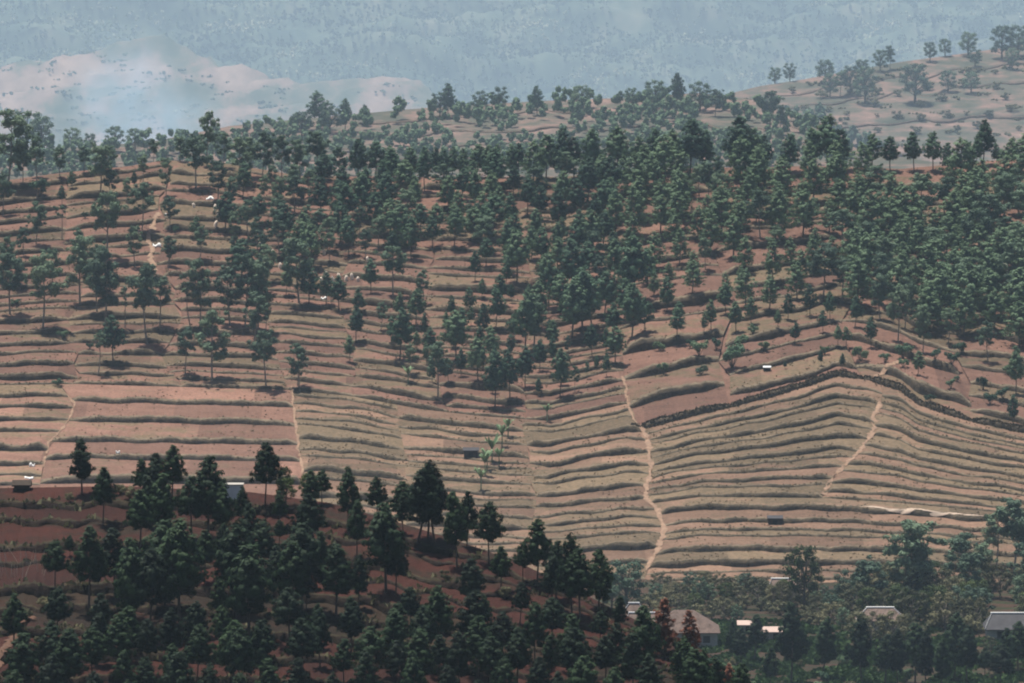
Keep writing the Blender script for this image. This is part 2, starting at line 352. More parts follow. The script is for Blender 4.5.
bvh = BVHTree.FromPolygons(np.concatenate(ALLV).tolist(), np.concatenate(ALLF).tolist())
CAM = Vector((0, 0, ZC))
def hit(x, y, dmin=0.):
    """the point of ground that pixel (x, y) looks at (beyond dmin metres)"""
    p = px(x, y, 1000.); d = (Vector(p.tolist()) - CAM).normalized()
    o = CAM + d * dmin / max(.2, d.y)
    loc, nrm, i, dist = bvh.ray_cast(o, d)
    return loc
def drop(x, y_w, z=None):
    loc, n, i, d = bvh.ray_cast(Vector((x, y_w, (z if z else ZC - 10))), Vector((0, 0, -1)))
    return loc
def at(x, y, Dfun):
    """ground point below the pixel of the smooth slope, set on the real steps"""
    p = px(x, y, Dfun(x, y)); q = drop(p[0], p[1])
    return q if q else Vector(p.tolist())

# ------------------------------------------------------------------ footpaths
def path(name, pts, Dfun, width, m, dens=1.5, lift=.22):
    a = np.array(pts, float); seg = np.concatenate([[0], np.cumsum(np.hypot(*np.diff(a, axis=0).T))])
    s = np.arange(0, seg[-1], dens); xs = np.interp(s, seg, a[:, 0]); ys = np.interp(s, seg, a[:, 1])
    xs = xs + 1.3 * wob(s, 7, 14) + 1.8 * wob(s, len(pts), 40) ; Vv = []
    for i, (x, y) in enumerate(zip(xs, ys)):
        wd = width * (1 + .3 * math.sin(i * .9) * math.cos(i * .37) + random.gauss(0, .35)) * .5
        for u in (-1, 0, 1):
            p = px(x, y, Dfun(x, y)); q = drop(p[0] + u * wd, p[1])
            Vv.append((q.x, q.y, q.z + lift * (1. if u == 0 else .35)))
    V = np.array(Vv).reshape(-1, 3, 3)
    zz = V[:, :, 2].copy()
    for i in range(1, len(V) - 1): V[i, :, 2] = np.maximum(zz[i], (zz[i - 1] + zz[i] + zz[i + 1]) / 3)
    link(name, mesh(name, V.reshape(-1, 3), grid_faces(len(V), 3), m, smooth=True), kind='structure')
path('footpath', [(P1(y), y) for y in range(428, 575, 4)], D_MAIN, .85, M['path'])
path('footpath', [(P1(y) - 2, y) for y in range(378, 430, 4)], D_MAIN, .5, M['path'])
path('footpath', [(P4(y), y) for y in range(404, 499, 4)], D_MAIN, .95, M['path'])
path('footpath', [(P2(y), y) for y in range(388, 480, 4)], D_MAIN, .5, M['path'])
path('footpath', [(P3(y), y) for y in range(395, 470, 4)], D_MAIN, .45, M['path'])
path('footpath', [(160, 213), (152, 228), (149, 240), (153, 252), (150, 262), (156, 274)], D_MAIN, 1.1, M['path'])
path('footpath', [(903, 362), (895, 368), (880, 376), (872, 381)], D_MAIN, 1.3, M['path'])
path('pale_tread', [(868, 511), (900, 514), (940, 517), (960, 519), (986, 521)], D_MAIN, 3.2, M['pale_tread'], 3.)  # added ribbon standing for one wide pale terrace tread
path('footpath', [(-4, 672), (2, 656), (10, 646), (16, 636), (24, 626), (35, 620)], D_FG, .8, M['path_red'])

# ------------------------------------------------------------------ plant shapes
def faces_cloud(C, n, size, stretch, r, up=0., surf=.55, core=None):
    """n leaf quads spread through ellipsoids C = [(cx, cy, cz, rx, ry, rz)]"""
    C = np.asarray(C, float); vol = (C[:, 3] * C[:, 4] * C[:, 5]) ** (2 / 3.); pick = r.choice(len(C), n, p=vol / vol.sum())
    d = r.normal(size=(n, 3)); d /= np.linalg.norm(d, axis=1)[:, None]
    rad = surf + (1 - surf) * r.random(n) ** .7
    P = C[pick, :3] + d * C[pick, 3:] * rad[:, None] * r.uniform(.8, 1.12, (n, 1))
    nr = d * 1.1 + r.normal(size=(n, 3)) * .3
    if core is not None:
        e_ = P - np.array(core); nr = nr * .5 + e_ / (np.linalg.norm(e_, axis=1)[:, None] + 1e-6) * .9
    nr[:, 2] += .15; nr /= np.linalg.norm(nr, axis=1)[:, None]
    q = r.normal(size=(n, 3)); q[:, 2] += up
    ax = q - nr * (q * nr).sum(1)[:, None]; ax /= np.linalg.norm(ax, axis=1)[:, None] + 1e-9; bx = np.cross(nr, ax)
    L = size * r.uniform(.6, 1.4, (n, 1)); W = L / stretch
    V = np.stack([P - ax * L, P + bx * W, P + ax * L, P - bx * W], 1).reshape(-1, 3)
    return V
def quads(V): return np.arange(len(V)).reshape(-1, 4)
def tube(path_pts, radii, ns=6):
    P = np.asarray(path_pts, float); V = []; Fc = []
    for i, p in enumerate(P):
        t = P[min(i + 1, len(P) - 1)] - P[max(i - 1, 0)]; t /= np.linalg.norm(t) + 1e-9
        a = np.cross(t, (0, 1, .3)); a /= np.linalg.norm(a) + 1e-9; b = np.cross(t, a)
        for k in range(ns):
            g = 6.2832 * k / ns; V.append(p + radii[i] * (a * math.cos(g) + b * math.sin(g)))
    V = np.array(V)
    for i in range(len(P) - 1):
        for k in range(ns):
            Fc.append((i * ns + k, i * ns + (k + 1) % ns, (i + 1) * ns + (k + 1) % ns, (i + 1) * ns + k))
    return V, np.array(Fc)
def join(parts):
    V = []; Fc = []; n = 0
    for v, f in parts: V.append(v); Fc.append(f + n); n += len(v)
    return np.concatenate(V), np.concatenate(Fc)

def pine_shape(seed, base=.30, wid=.26, nb=56, per=78, sharp=1.0):
    """unit-height pine: bare stem, whorled branches with upturned needle tufts"""
    r = np.random.default_rng(seed); bend = r.normal(0, .018, 2)
    stem = lambda t: np.array([bend[0] * math.sin(t * 3) + bend[1] * t, bend[1] * math.sin(t * 2.3), t])
    parts = [tube([stem(t) for t in np.linspace(-.03, .97, 7)], [.017, .015, .0135, .011, .008, .005, .002])]
    clumps = []
    for i in range(nb):
        u = (i + r.random()) / nb; t = base + (1 - base) * u
        prof_ = (min(1., .50 + u * 3.2)) * (1 - u ** (1.6 * sharp)) ** .75 + .06
        L = wid * prof_ * r.uniform(.62, 1.18); g = i * 2.4 + r.uniform(-.5, .5)
        rise = r.uniform(-.02, .05) + .05 * u
        o = stem(t); tip = o + np.array([math.cos(g) * L, math.sin(g) * L, rise])
        if i % 2 == 0: parts.append(tube([o, (o + tip) / 2 - [0, 0, .008], tip], [.005, .0035, .0015], 3))
        for s in (.55, .95):
            c = o + (tip - o) * s; c[2] += r.uniform(-.01, .02); k = .036 + .032 * (1 - s * .4) * prof_
            clumps.append((*c, k * r.uniform(.9, 1.4), k * r.uniform(.9, 1.4), k * r.uniform(.75, 1.15)))
    clumps.append((*stem(.97), .028, .028, .04))
    return join(parts), faces_cloud(clumps, nb * per, .026, 2.2, r, .5, .2, (0, 0, base + (1 - base) * .42))
def euc_shape(seed, base=.32, nclump=11, wid=.21, n=4300, k0=.10):
    """unit-height eucalyptus: slim stem, tiers of loose leaf clumps on rising limbs"""
    r = np.random.default_rng(seed); b0, b1 = r.normal(0, .035, 2)
    stem = lambda t: np.array([b0 * math.sin(t * 3.3), b1 * math.sin(t * 2.6), t])
    parts = [tube([stem(t) for t in np.linspace(-.03, .93, 8)], [.016, .014, .0125, .011, .009, .007, .005, .0025])]
    clumps = []
    for i in range(nclump):
        u = (i + r.uniform(0, .8)) / nclump; t = base + (1 - base) * u * .93
        L = wid * (.35 + .75 * math.sin(math.pi * min(1, u * .85 + .15))) * r.uniform(.45, 1.05); g = i * 2.4 + r.uniform(-.8, .8)
        o = stem(max(.1, t - .07)); tip = stem(t) + np.array([math.cos(g) * L, math.sin(g) * L, r.uniform(.0, .05)])
        parts.append(tube([o, o * .45 + tip * .55 - [0, 0, .01], tip], [.007, .005, .002], 4))
        k = k0 * r.uniform(.7, 1.25); clumps.append((*tip, k * r.uniform(.9, 1.3), k * r.uniform(.9, 1.3), k * r.uniform(.6, .95)))
        for _ in range(3):
            q = tip + r.normal(0, k * .75, 3) * [1, 1, .6]; clumps.append((*q, k * .5, k * .5, k * .42))
    clumps.append((*stem(.94), .06, .06, .06))
    return join(parts), faces_cloud(clumps, n, .021, 2.3, r, -.5, .2)
def broad_shape(seed, base=.25, wid=.36, n=2200, nclump=18):
    r = np.random.default_rng(seed); parts = [tube([(0, 0, -.03), (.01, 0, .2), (.0, .02, .45), (.02, 0, .75)], [.03, .025, .018, .006])]
    clumps = []
    for i in range(nclump):
        g = i * 2.4; u = (i + .5) / nclump; z = base + .1 + (.9 - base - .02) * u
        L = wid * math.sqrt(max(.05, 1 - (2 * u - .85) ** 2 / 1.6)) * r.uniform(.45, .95)
        tip = np.array([math.cos(g) * L, math.sin(g) * L, min(z, .93)]); k = .11 * r.uniform(.75, 1.3)
        o = np.array([0, 0, max(.12, z * .55)]); parts.append(tube([o, (o + tip) / 2 + [0, 0, -.015], tip], [.012, .008, .003], 4))
        clumps.append((*tip, k * 1.2, k * 1.2, k * .85))
    return join(parts), faces_cloud(clumps, n, .025, 1.8, r, 0, .3)
def bush_shape(seed, n=900):
    r = np.random.default_rng(seed); parts = []; clumps = []
    for i in range(9):
        g = i * 2.4; L = r.uniform(.1, .5); tip = np.array([math.cos(g) * L, math.sin(g) * L, r.uniform(.3, .8)])
        parts.append(tube([(0, 0, -.03), tip * .5, tip], [.02, .014, .005], 4)); k = r.uniform(.17, .27); clumps.append((*tip, k, k, k * .85))
    return join(parts), faces_cloud(clumps, n, .055, 1.7, r, .1, .3)

SHAPES = {}
def variants(kind, fn, seeds, leaf, bark, **kw):
    L = []
    for s in seeds:
        r = np.random.default_rng(s * 7)
        k2 = {k: (r.uniform(*v) if isinstance(v, tuple) else v) for k, v in kw.items()}
        (tv, tf), cv = fn(s, **k2)
        L.append((mesh(kind + '_trunk', tv, tf, bark, smooth=True), mesh(kind + '_crown', cv, quads(cv), leaf)))
    SHAPES[kind] = L
variants('pine', pine_shape, range(1, 9), M['pine'], M['bark'], base=(.20, .36), wid=(.24, .33), sharp=(.6, 1.3))
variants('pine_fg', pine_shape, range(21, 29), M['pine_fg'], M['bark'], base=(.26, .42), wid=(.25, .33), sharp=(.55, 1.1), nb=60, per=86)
variants('euc', euc_shape, range(41, 49), M['euc'], M['pale_bark'], base=(.28, .46), wid=(.15, .23))
variants('thin', euc_shape, range(61, 65), M['euc'], M['pale_bark'], base=.6, nclump=5, wid=.10, n=900, k0=.065)
variants('broad', broad_shape, range(71, 76), M['broad'], M['bark'])
variants('blue', broad_shape, range(81, 84), M['euc'], M['bark'], base=.15, wid=.34)
variants('olive', broad_shape, range(91, 95), M['olive'], M['pale_bark'], base=.12, wid=.42)
variants('bush', bush_shape, range(101, 105), M['pine'], M['bark'])
variants('olivebush', bush_shape, range(111, 114), M['olive'], M['bark'])
variants('dead', pine_shape, range(121, 123), M['dead'], M['bark'], base=.12, wid=.26)
variants('cone', pine_shape, range(131, 133), M['pine_fg'], M['bark'], base=.30, wid=.20, sharp=1.5)
NAMES = dict(pine='pine_tree', pine_fg='pine_tree', euc='eucalyptus_tree', thin='eucalyptus_tree', broad='broadleaf_tree', blue='broadleaf_tree',
             olive='scrub_tree', bush='bush', olivebush='bush', dead='pine_tree', cone='pine_tree')
ADJ = dict(pine='green pine', pine_fg='dark pine', euc='grey-green eucalyptus', thin='thin bare-stemmed eucalyptus', broad='leafy green tree', blue='rounded bluish tree',
           olive='olive scrub tree', bush='dark bush', olivebush='olive bush', dead='dead rust-red pine', cone='dark pointed conifer')
CATS = dict(bush='bush', olivebush='bush')
PINES_LEFT = [1000]; REST = []
TREES = []       # (area, kind, x, y, h, object)
def tree(area, kind, x, y, h, Dfun, wide=1.):
    if kind == 'pine' and (area in (DENSE, RWOOD, 'crest of the hill')) and PINES_LEFT[0] <= 0:
        REST.append((x, y, h, Dfun, wide)); return
    if NAMES[kind] == 'pine_tree': PINES_LEFT[0] -= 1
    p = at(x, y, Dfun)
    tr, cr = random.choice(SHAPES[kind])
    o = link(NAMES[kind], None, loc=p)
    H = h * (p - CAM).length / F_PX
    o.scale = (H * wide * random.uniform(.78, 1.14),) * 2 + (H,); o.rotation_euler = (random.gauss(0, .02), random.gauss(0, .02), random.uniform(0, 6.28))
    link('trunk', tr, o); link('crown', cr, o)
    TREES.append((area, kind, x, y, h, o)); return o
def scatter(poly, spacing, n_try, taken, holes=()):
    a = np.array(poly, float); out = []
    for _ in range(n_try):
        x = random.uniform(a[:, 0].min(), a[:, 0].max()); y = random.uniform(a[:, 1].min(), a[:, 1].max())
        ins = False; j = len(a) - 1
        for i in range(len(a)):
            if (a[i, 1] > y) != (a[j, 1] > y) and x < (a[j, 0] - a[i, 0]) * (y - a[i, 1]) / (a[j, 1] - a[i, 1]) + a[i, 0]: ins = not ins
            j = i
        if not ins or any(x0 < x < x1 and y0 < y < y1 for x0, y0, x1, y1 in holes): continue
        if any((x - p) ** 2 + ((y - q) * 1.5) ** 2 < spacing ** 2 for p, q in taken): continue
        taken.append((x, y)); out.append((x, y))
    return out

# ------------------------------------------------------------------ trees of the main hillside, traced from the photograph: x, foot y, height in px
LEFT = 'left upper slope'; CEN = 'middle slope'; DENSE = 'dense hilltop wood'; RWOOD = 'dark right-hand wood'; SPURA = 'slope above the rounded spur'
T_LEFT_E = [(8,190,76),(23,187,38),(37,178,42),(3,216,42),(60,180,30),(84,174,26),(100,200,54),(111,172,24),(36,246,44),(24,258,30),(111,202,32),(107,258,66),(127,203,24),
 (143,187,28),(142,234,46),(166,197,38),(78,266,38),(6,284,46),(20,290,32),(52,289,40),(102,292,46),(135,268,42),(170,268,30),(146,297,34),(170,230,33),(196,190,52),
 (207,166,54),(180,160,26),(153,158,26),(10,316,62),(43,331,74),(80,304,68),(105,332,78),(97,316,54),(147,345,80),(160,329,48),(200,332,68),(212,381,72),(185,376,46),
 (230,326,60),(245,331,74),(254,346,52),(168,266,26),(200,262,32),(235,252,36),(258,331,66),(266,332,34),(266,388,56),(298,388,44),(299,306,66),(240,186,48),(223,170,34),(218,205,40),(232,216,36)]
T_LEFT_THIN = [(62,240,34),(98,376,44),(37,200,50),(125,330,40),(190,330,44),(300,392,30)]
T_LEFT_P = [(62,206,18),(72,189,17),(113,366,42),(286,296,26),(134,192,16),(196,240,22)]
T_LEFT_S = [(40,198,20),(63,341,10),(58,386,9),(175,236,9),(85,220,8),(56,214,8),(150,204,10),(16,306,9),(90,352,8)]
T_CEN_P = [(309,308,37),(326,306,31),(339,311,33),(359,315,25),(371,295,32),(416,328,35),(356,343,33),(350,363,25),(400,362,48),(430,356,27),(456,362,46),(470,315,25),(483,338,31),(496,331,37),
 (490,362,33),(478,385,41),(495,409,53),(475,285,28),(486,268,27),(506,292,28),(510,402,47),(517,286,50),(525,388,38),(525,356,60),(549,308,50),(552,352,29),(560,398,45),(572,295,50),(572,342,58),
 (582,336,64),(592,330,50),(592,358,30),(612,338,33),(615,365,36),(632,342,50),(645,338,33),(636,308,62),(667,312,33),(677,345,29),(704,338,19),(711,335,29),(726,315,29),(736,335,29),(751,325,25),
 (536,330,44),(540,372,30),(604,318,44),(624,322,40),(560,318,40),(500,310,30),(462,338,26)]
T_CEN_E = [(381,331,28),(393,298,50),(438,398,54),(410,376,30),(534,350,56),(600,296,40),(424,304,34)]
T_SPUR_P = [(795,345,21),(778,335,17),(788,322,25),(810,318,29),(823,335,21),(838,348,19),(846,348,19),(871,348,29),(918,383,23),(1013,426,28),(1016,394,44),(830,322,26),(855,330,30)]
T_SPUR_E = [(923,356,47),(948,345,35),(898,346,54),(988,362,40),(905,330,50),(880,322,46)]
T_SPUR_S = [(861,363,18),(885,368,11),(903,372,11),(903,360,17),(935,367,12),(960,355,15),(983,391,15),(951,395,11),(1003,402,14),(990,406,14),(699,362,18),(716,352,13),(732,369,27),(664,376,14),(701,379,11),(740,352,16),
 (765,352,12),(690,352,10),(930,405,10),(1008,375,12),(660,352,11)]
T_CREST_P = [(412,176,30),(435,176,30),(444,176,29),(452,176,31),(462,177,29),(476,177,32),(488,177,31),(498,177,33),(511,177,31),(519,178,32),(546,180,42),(561,182,50),(574,180,38),(590,180,46),
 (618,176,46),(638,176,36),(655,176,44),(672,176,42),(690,178,52),(705,175,40),(740,180,58),(752,178,44),(765,176,36),(790,174,36),(812,172,40),(828,170,50),(842,170,38),(872,170,34),(890,172,32),(914,172,36),(933,172,36),
 (948,176,30),(968,178,34),(976,170,30),(983,166,42),(996,170,22),(1012,172,30),(376,178,34),(390,178,30),(358,180,38),(340,182,34),(316,178,46),(300,180,40),(282,182,44),(262,180,48),(250,178,40)]
PINES_LEFT[0] = 180
for x, y, h in T_LEFT_E: tree(LEFT, 'euc', x, y, h, D_MAIN)
for x, y, h in T_LEFT_THIN: tree(LEFT, 'thin', x, y, h, D_MAIN)
for x, y, h in T_LEFT_P: tree(LEFT, 'pine', x, y, h, D_MAIN)
for x, y, h in T_LEFT_S: tree(LEFT, 'bush', x, y, h, D_MAIN)
for x, y, h in T_CEN_P: tree(CEN, 'pine', x, y, h, D_MAIN)
for x, y, h in T_CEN_E: tree(CEN, 'euc', x, y, h, D_MAIN)
for x, y, h in T_SPUR_P: tree(SPURA, 'pine', x, y, h, D_MAIN)
for x, y, h in T_SPUR_E: tree(SPURA, 'euc', x, y, h, D_MAIN)
for x, y, h in T_SPUR_S: tree(SPURA, 'bush', x, y, h, D_MAIN)
for x, y, h in T_CREST_P: tree('crest of the hill', 'euc' if x < 345 else 'pine', x, y, h, D_MAIN, 1.05)
taken = [(t[2], t[3]) for t in TREES]
for x, y in scatter([(222, 190), (400, 188), (615, 188), (615, 300), (520, 280), (400, 262), (300, 272), (258, 300), (222, 262)], 17, 1500, taken, [(215, 165, 235, 212), (415, 250, 470, 290), (410, 178, 520, 190)]):
    tree(CEN if y > 235 else DENSE, 'euc' if random.random() < (.7 if x < 330 else .15) else 'pine', x, y, random.uniform(26, 42), D_MAIN, random.uniform(1., 1.3))
for x, y in scatter([(605, 190), (862, 186), (868, 225), (840, 246), (605, 238)], 17.5, 2000, taken, [(655, 205, 672, 218), (820, 215, 850, 228)]):
    tree(DENSE, 'pine' if random.random() < .88 else 'euc', x, y, random.uniform(28, 50), D_MAIN, random.uniform(1.05, 1.4))
for x, y in scatter([(605, 238), (840, 246), (815, 328), (700, 312), (605, 300)], 21, 1500, taken, [(640, 252, 690, 262), (735, 262, 790, 272), (690, 285, 740, 296)]):
    tree(DENSE, 'pine' if random.random() < .85 else 'euc', x, y, random.uniform(20, 40), D_MAIN, random.uniform(.95, 1.3))
for x, y in scatter([(862, 200), (905, 225), (940, 225), (960, 195), (1045, 185), (1045, 352), (985, 345), (925, 335), (860, 318), (815, 318)], 18, 2500, taken):
    tree(RWOOD, 'pine' if random.random() < .75 else 'euc', x, y, random.uniform(34, 56), D_MAIN, random.uniform(1.15, 1.5))
for x, y in scatter([(640, 300), (850, 320), (840, 345), (760, 340), (650, 330)], 24, 400, taken):
    tree(SPURA, 'pine', x, y, random.uniform(20, 32), D_MAIN)

for x, y in scatter([(380, 300), (620, 300), (622, 385), (560, 400), (470, 400), (390, 375)], 15, 260, taken): tree(CEN, 'euc' if random.random() < .3 else 'pine', x, y, random.uniform(13, 27), D_MAIN, .9)
for x, y in scatter([(660, 332), (860, 340), (1020, 380), (1020, 412), (880, 372), (680, 372)], 17, 110, taken): tree(SPURA, 'bush' if random.random() < .6 else 'pine', x, y, random.uniform(7, 18), D_MAIN)
# ------------------------------------------------------------------ foreground knoll
KN = 'red foreground knoll'
FG_P = [(103,526,54),(143,503,38),(157,500,42),(172,502,50),(152,530,60),(208,543,78),(219,546,56),(242,530,40),(192,545,60),(140,553,58),(163,550,68),(55,597,47),(89,614,76),(115,600,66),(101,640,44),(132,638,92),
 (149,640,84),(135,622,60),(165,612,80),(180,632,100),(57,644,50),(14,658,54),(217,626,44),(197,655,46),(235,618,88),(250,640,90),(265,511,60),(250,560,50),(279,530,33),(279,551,24),(311,512,38),(322,505,32),
 (309,560,58),(302,612,82),(348,533,60),(357,562,53),(377,520,40),(402,510,44),(403,537,34),(418,548,72),(428,540,62),(435,549,78),(457,569,72),(467,548,52),(489,565,58),(386,597,83),(396,597,58),(382,560,50),
 (306,615,48),(336,620,68),(292,620,72),(359,612,52),(412,633,42),(441,633,38),(471,612,50),(501,594,42),(484,634,36),(537,587,64),(523,583,38),(551,611,48),(556,600,56),(572,619,76),(580,622,66),(599,608,54),(604,614,42),
 (620,635,36),(551,654,48),(601,650,34),(644,684,74),(520,630,40),(70,560,20),(225,585,52),(262,585,56),(205,590,50),(275,600,50),(320,580,46)]
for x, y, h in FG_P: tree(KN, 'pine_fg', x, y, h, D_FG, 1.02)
tree(KN, 'cone', 82, 497, 52, D_FG, 1.05); tree(KN, 'broad', 284, 494, 34, D_FG, .8); tree(KN, 'broad', 306, 497, 30, D_FG, .7); tree(KN, 'broad', 286, 509, 28, D_FG)
for x, y, h in [(35,660,18),(25,625,14),(100,628,20),(45,610,12),(445,584,12),(130,505,14),(330,560,16),(505,600,14),(70,505,10),(120,498,12),(480,580,10)]: tree(KN, 'olivebush', x, y, h, D_FG)
for x, y, h in [(665,655,52),(690,655,42),(729,692,26),(712,692,20)]: tree(KN, 'dead', x, y, h, D_FG, 1.15)
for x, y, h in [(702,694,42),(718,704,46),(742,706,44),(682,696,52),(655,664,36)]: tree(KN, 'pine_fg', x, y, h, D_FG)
for x, y, h in [(708,668,14),(722,676,15),(735,684,16),(698,672,12),(688,660,12),(744,692,16),(676,654,11)]: tree(KN, 'bush', x, y, h, D_FG, 1.2)
tk = [(t[2], t[3]) for t in TREES if t[0] == KN]
for x, y in scatter([(-20, 690), (60, 668), (160, 655), (330, 640), (420, 650), (520, 655), (640, 672), (700, 700), (700, 725), (-20, 725)], 25, 900, tk, [(-30, 600, 46, 700)]):
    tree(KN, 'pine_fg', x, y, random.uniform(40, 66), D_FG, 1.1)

# ------------------------------------------------------------------ valley floor
VA = 'valley floor'
for x, y, h in [(791,684,78),(821,679,58),(862,685,64),(885,686,48),(898,690,56),(915,684,56),(926,690,54),(940,692,50),(955,684,66),(967,690,60),(985,677,28),(1006,669,38),(1018,676,50),(732,665,42),(754,662,44),(742,668,38),(770,690,40),(1000,692,44)]:
    tree(VA, 'pine_fg', x, y, h, D_VAL)
for x, y, h in [(907,608,86),(924,606,62),(871,618,58),(960,600,66),(971,608,54),(996,572,62),(1013,577,78),(983,590,48),(894,600,40),(1020,600,60)]: tree(VA, 'euc', x, y, h, D_VAL if y > 580 else D_MAIN, 1.25)
tree(VA, 'cone', 914, 622, 52, D_VAL, 1.3); tree(VA, 'broad', 805, 612, 68, D_VAL, .75)
for x, y, h in [(627,616,56),(612,612,40),(848,612,42),(700,606,30)]: tree(VA, 'blue', x, y, h, D_VAL)
tv = []
for x, y in scatter([(640, 590), (668, 584), (760, 586), (880, 592), (1040, 600), (1040, 640), (960, 632), (880, 628), (800, 622), (730, 618)], 11, 1500, tv, [(985, 600, 1024, 645), (742, 598, 806, 650), (650, 604, 722, 650)]):
    tree(VA, random.choice(['olive', 'olive', 'olive', 'blue', 'broad']), x, y + (8 if x < 850 else 0), random.uniform(15, 27) if x < 850 else random.uniform(22, 44), D_VAL, 1.1)
for x, y in scatter([(636, 600), (690, 590), (800, 596), (1040, 606), (1040, 640), (640, 616)], 9, 700, [], [(985, 600, 1024, 645), (735, 618, 800, 650)]):
    tree(VA, 'olivebush', x, y, random.uniform(10, 20), D_VAL, 1.2)
for x, y in scatter([(720, 655), (1030, 650), (1030, 700), (720, 700)], 24, 160, tv):
    tree(VA, random.choice(['bush', 'olivebush']), x, y, random.uniform(9, 17), D_VAL)

# ------------------------------------------------------------------ far ridge and brown hill
RI = 'far ridge'; BH = 'far brown hill'
for x, y, h in [(27,152,42),(42,154,38),(72,152,24),(90,153,20),(115,152,26),(135,152,24),(318,130,36),(302,138,26),(440,118,26),(448,118,32),(365,126,20),(330,134,28),(345,132,30),(537,116,28),(620,110,18),(655,112,32),(700,112,30),(715,118,28),(770,128,36),(780,136,30),(582,110,24),(500,114,26),(480,116,24),(632,112,24),(676,110,34)]:
    tree(RI, 'blue' if x < 140 else random.choice(['euc', 'pine', 'blue']), x, y, h, D_RIDGE, 1.1)
for x, y, h in [(865,104,38),(840,98,26),(830,98,24),(850,96,30),(915,104,40),(948,92,22),(971,94,22),(825,84,24),(775,82,18),(790,80,20),(880,72,22),(890,70,24),(862,80,20),(930,62,20),(945,56,18),(1002,60,34),(1018,58,32),(1012,70,22),(968,56,24),(975,68,18)]:
    tree(BH, random.choice(['euc', 'blue', 'blue']), x, y, h, D_RIGHT, 1.2)

# the pines of the dense wood beyond the largest ones: one mass
low = [pine_shape(s_, .16 + .02 * (s_ % 4), .27 + .02 * (s_ % 3), 48, 56, 1.) for s_ in range(201, 207)]
LV = [[], []]; LN = 0; LF = []
for x, y, h, Df, wd in REST:
    p = at(x, y, Df); H = h * (p - CAM).length / F_PX; (tv_, tf_), cv_ = random.choice(low); a = random.uniform(0, 6.28)
    rot = np.array([[math.cos(a), math.sin(a), 0], [-math.sin(a), math.cos(a), 0], [0, 0, 1]]) * H * np.array([wd, wd, 1])
    LV[0].append(tv_ @ rot + np.array(p)); LF.append(tf_ + LN); LN += len(tv_); LV[1].append(cv_ @ rot + np.array(p))
if REST:
    cvs = np.concatenate(LV[1]); tvs = np.concatenate(LV[0]); tfs = np.concatenate(LF)
    link('pine_wood', mesh('pine_wood', np.concatenate([cvs, tvs]), np.concatenate([quads(cvs), tfs + len(cvs)]), [M['pine_wood'], M['bark']], np.concatenate([np.zeros(len(cvs) // 4), np.ones(len(tfs))])), kind='stuff', label='dense pine wood covering the upper right of the terraced hill', cat='woodland')
for x, y in scatter([(740, 100), (900, 80), (1040, 66), (1040, 140), (780, 140)], 17, 160, []): tree(BH, 'olivebush', x, y, random.uniform(4, 9), D_RIGHT, 1.3)
for x, y, h in [(858,646,34),(870,648,36),(884,645,30),(893,648,36),(906,646,32),(990,652,18),(782,607,26),(774,606,22),(792,608,24)]: tree(VA, 'olive', x, y, h, D_VAL, 1.1)
# woods nobody could count: one mass each
def wood(name, label, pts, Dfun, m, hpx, nf, size, surf=.35, flat=False):
    C = []
    for x, y in pts:
        p = at(x, y, Dfun); H = random.uniform(*hpx) * (p - CAM).length / F_PX
        for _ in range(5):
            if flat:
                C.append((p.x + random.gauss(0, H * .9), p.y + random.gauss(0, H * .6), p.z + H * random.uniform(.0, .4), H * .4, H * .4, H * random.uniform(.2, .4))); continue
            u = random.uniform(.4, .95); C.append((p.x + random.gauss(0, H * .13), p.y + random.gauss(0, H * .13), p.z + H * u, H * .2 * (1.25 - .55 * u), H * .2 * (1.25 - .55 * u), H * .2))
    V = faces_cloud(C, nf, size, 1.5, rng, .1, surf)
    link(name, mesh(name, V, quads(V), m), kind='stuff', label=label, cat='woodland')
rp = []
for x, y in scatter([(-60, 160), (150, 150), (230, 140), (300, 130), (420, 118), (540, 108), (700, 104), (780, 116), (850, 155), (850, 175), (-60, 185)], 7.6, 3000, rp, [(370, 124, 420, 140), (700, 118, 735, 140), (520, 122, 570, 142), (440, 132, 500, 145)]): pass
wood('woodland', 'hazy pine woodland covering the ridge behind the hilltop', rp, D_RIDGE, M['pine'], (12, 22), 150000, .75)
hp = scatter([(730, 98), (800, 86), (900, 68), (1060, 48), (1060, 150), (760, 150)], 7, 900, [])
hp = [q for q in hp if noise2(np.array(q[0]), np.array(q[1] * 4.), 70, 31, 3) > .22]
wood('scrub', 'low dark scrub scattered in bands over the far brown hill', hp, D_RIGHT, M['olive'], (2, 6), 16000, .75, flat=True)
bp = scatter([(735, 135), (800, 122), (860, 150), (900, 158), (760, 165)], 9, 300, [])
wood('woodland', 'small bluish wood at the foot of the far brown hill', bp, D_RIGHT, M['euc'], (18, 26), 12000, 1.3)
sp = scatter([(-60, 60), (120, 50), (260, 90), (430, 90), (600, 140), (600, 165), (-60, 165)], 5, 1600, [])
sp = [q for q in sp if noise2(np.array(q[0]), np.array(q[1] * 2.2), 80, 41, 4) > .05]
wood('scrub', 'hazy green scrub patches on the pink smoky hill', sp, D_SMOKE, M['far_leaf'], (2, 5), 20000, 2.2, flat=True)
gxm, gym = np.meshgrid(np.arange(-110, 1140, 4.6), np.arange(-70, 140, 3.4)); gxm = gxm + rng.normal(0, 1.9, gxm.shape); gym = gym + rng.normal(0, 1., gym.shape)
keep = noise2(gxm, gym * 1.7, 110, 9, 5) + rng.normal(0, .1, gxm.shape) > -.5
mp = list(zip(gxm[keep].tolist(), gym[keep].tolist()))
wood('woodland', 'blue hazy forest covering the far mountain side', mp, D_MOUNT, M['far_leaf'], (4, 9), 190000, 3.6, .1)

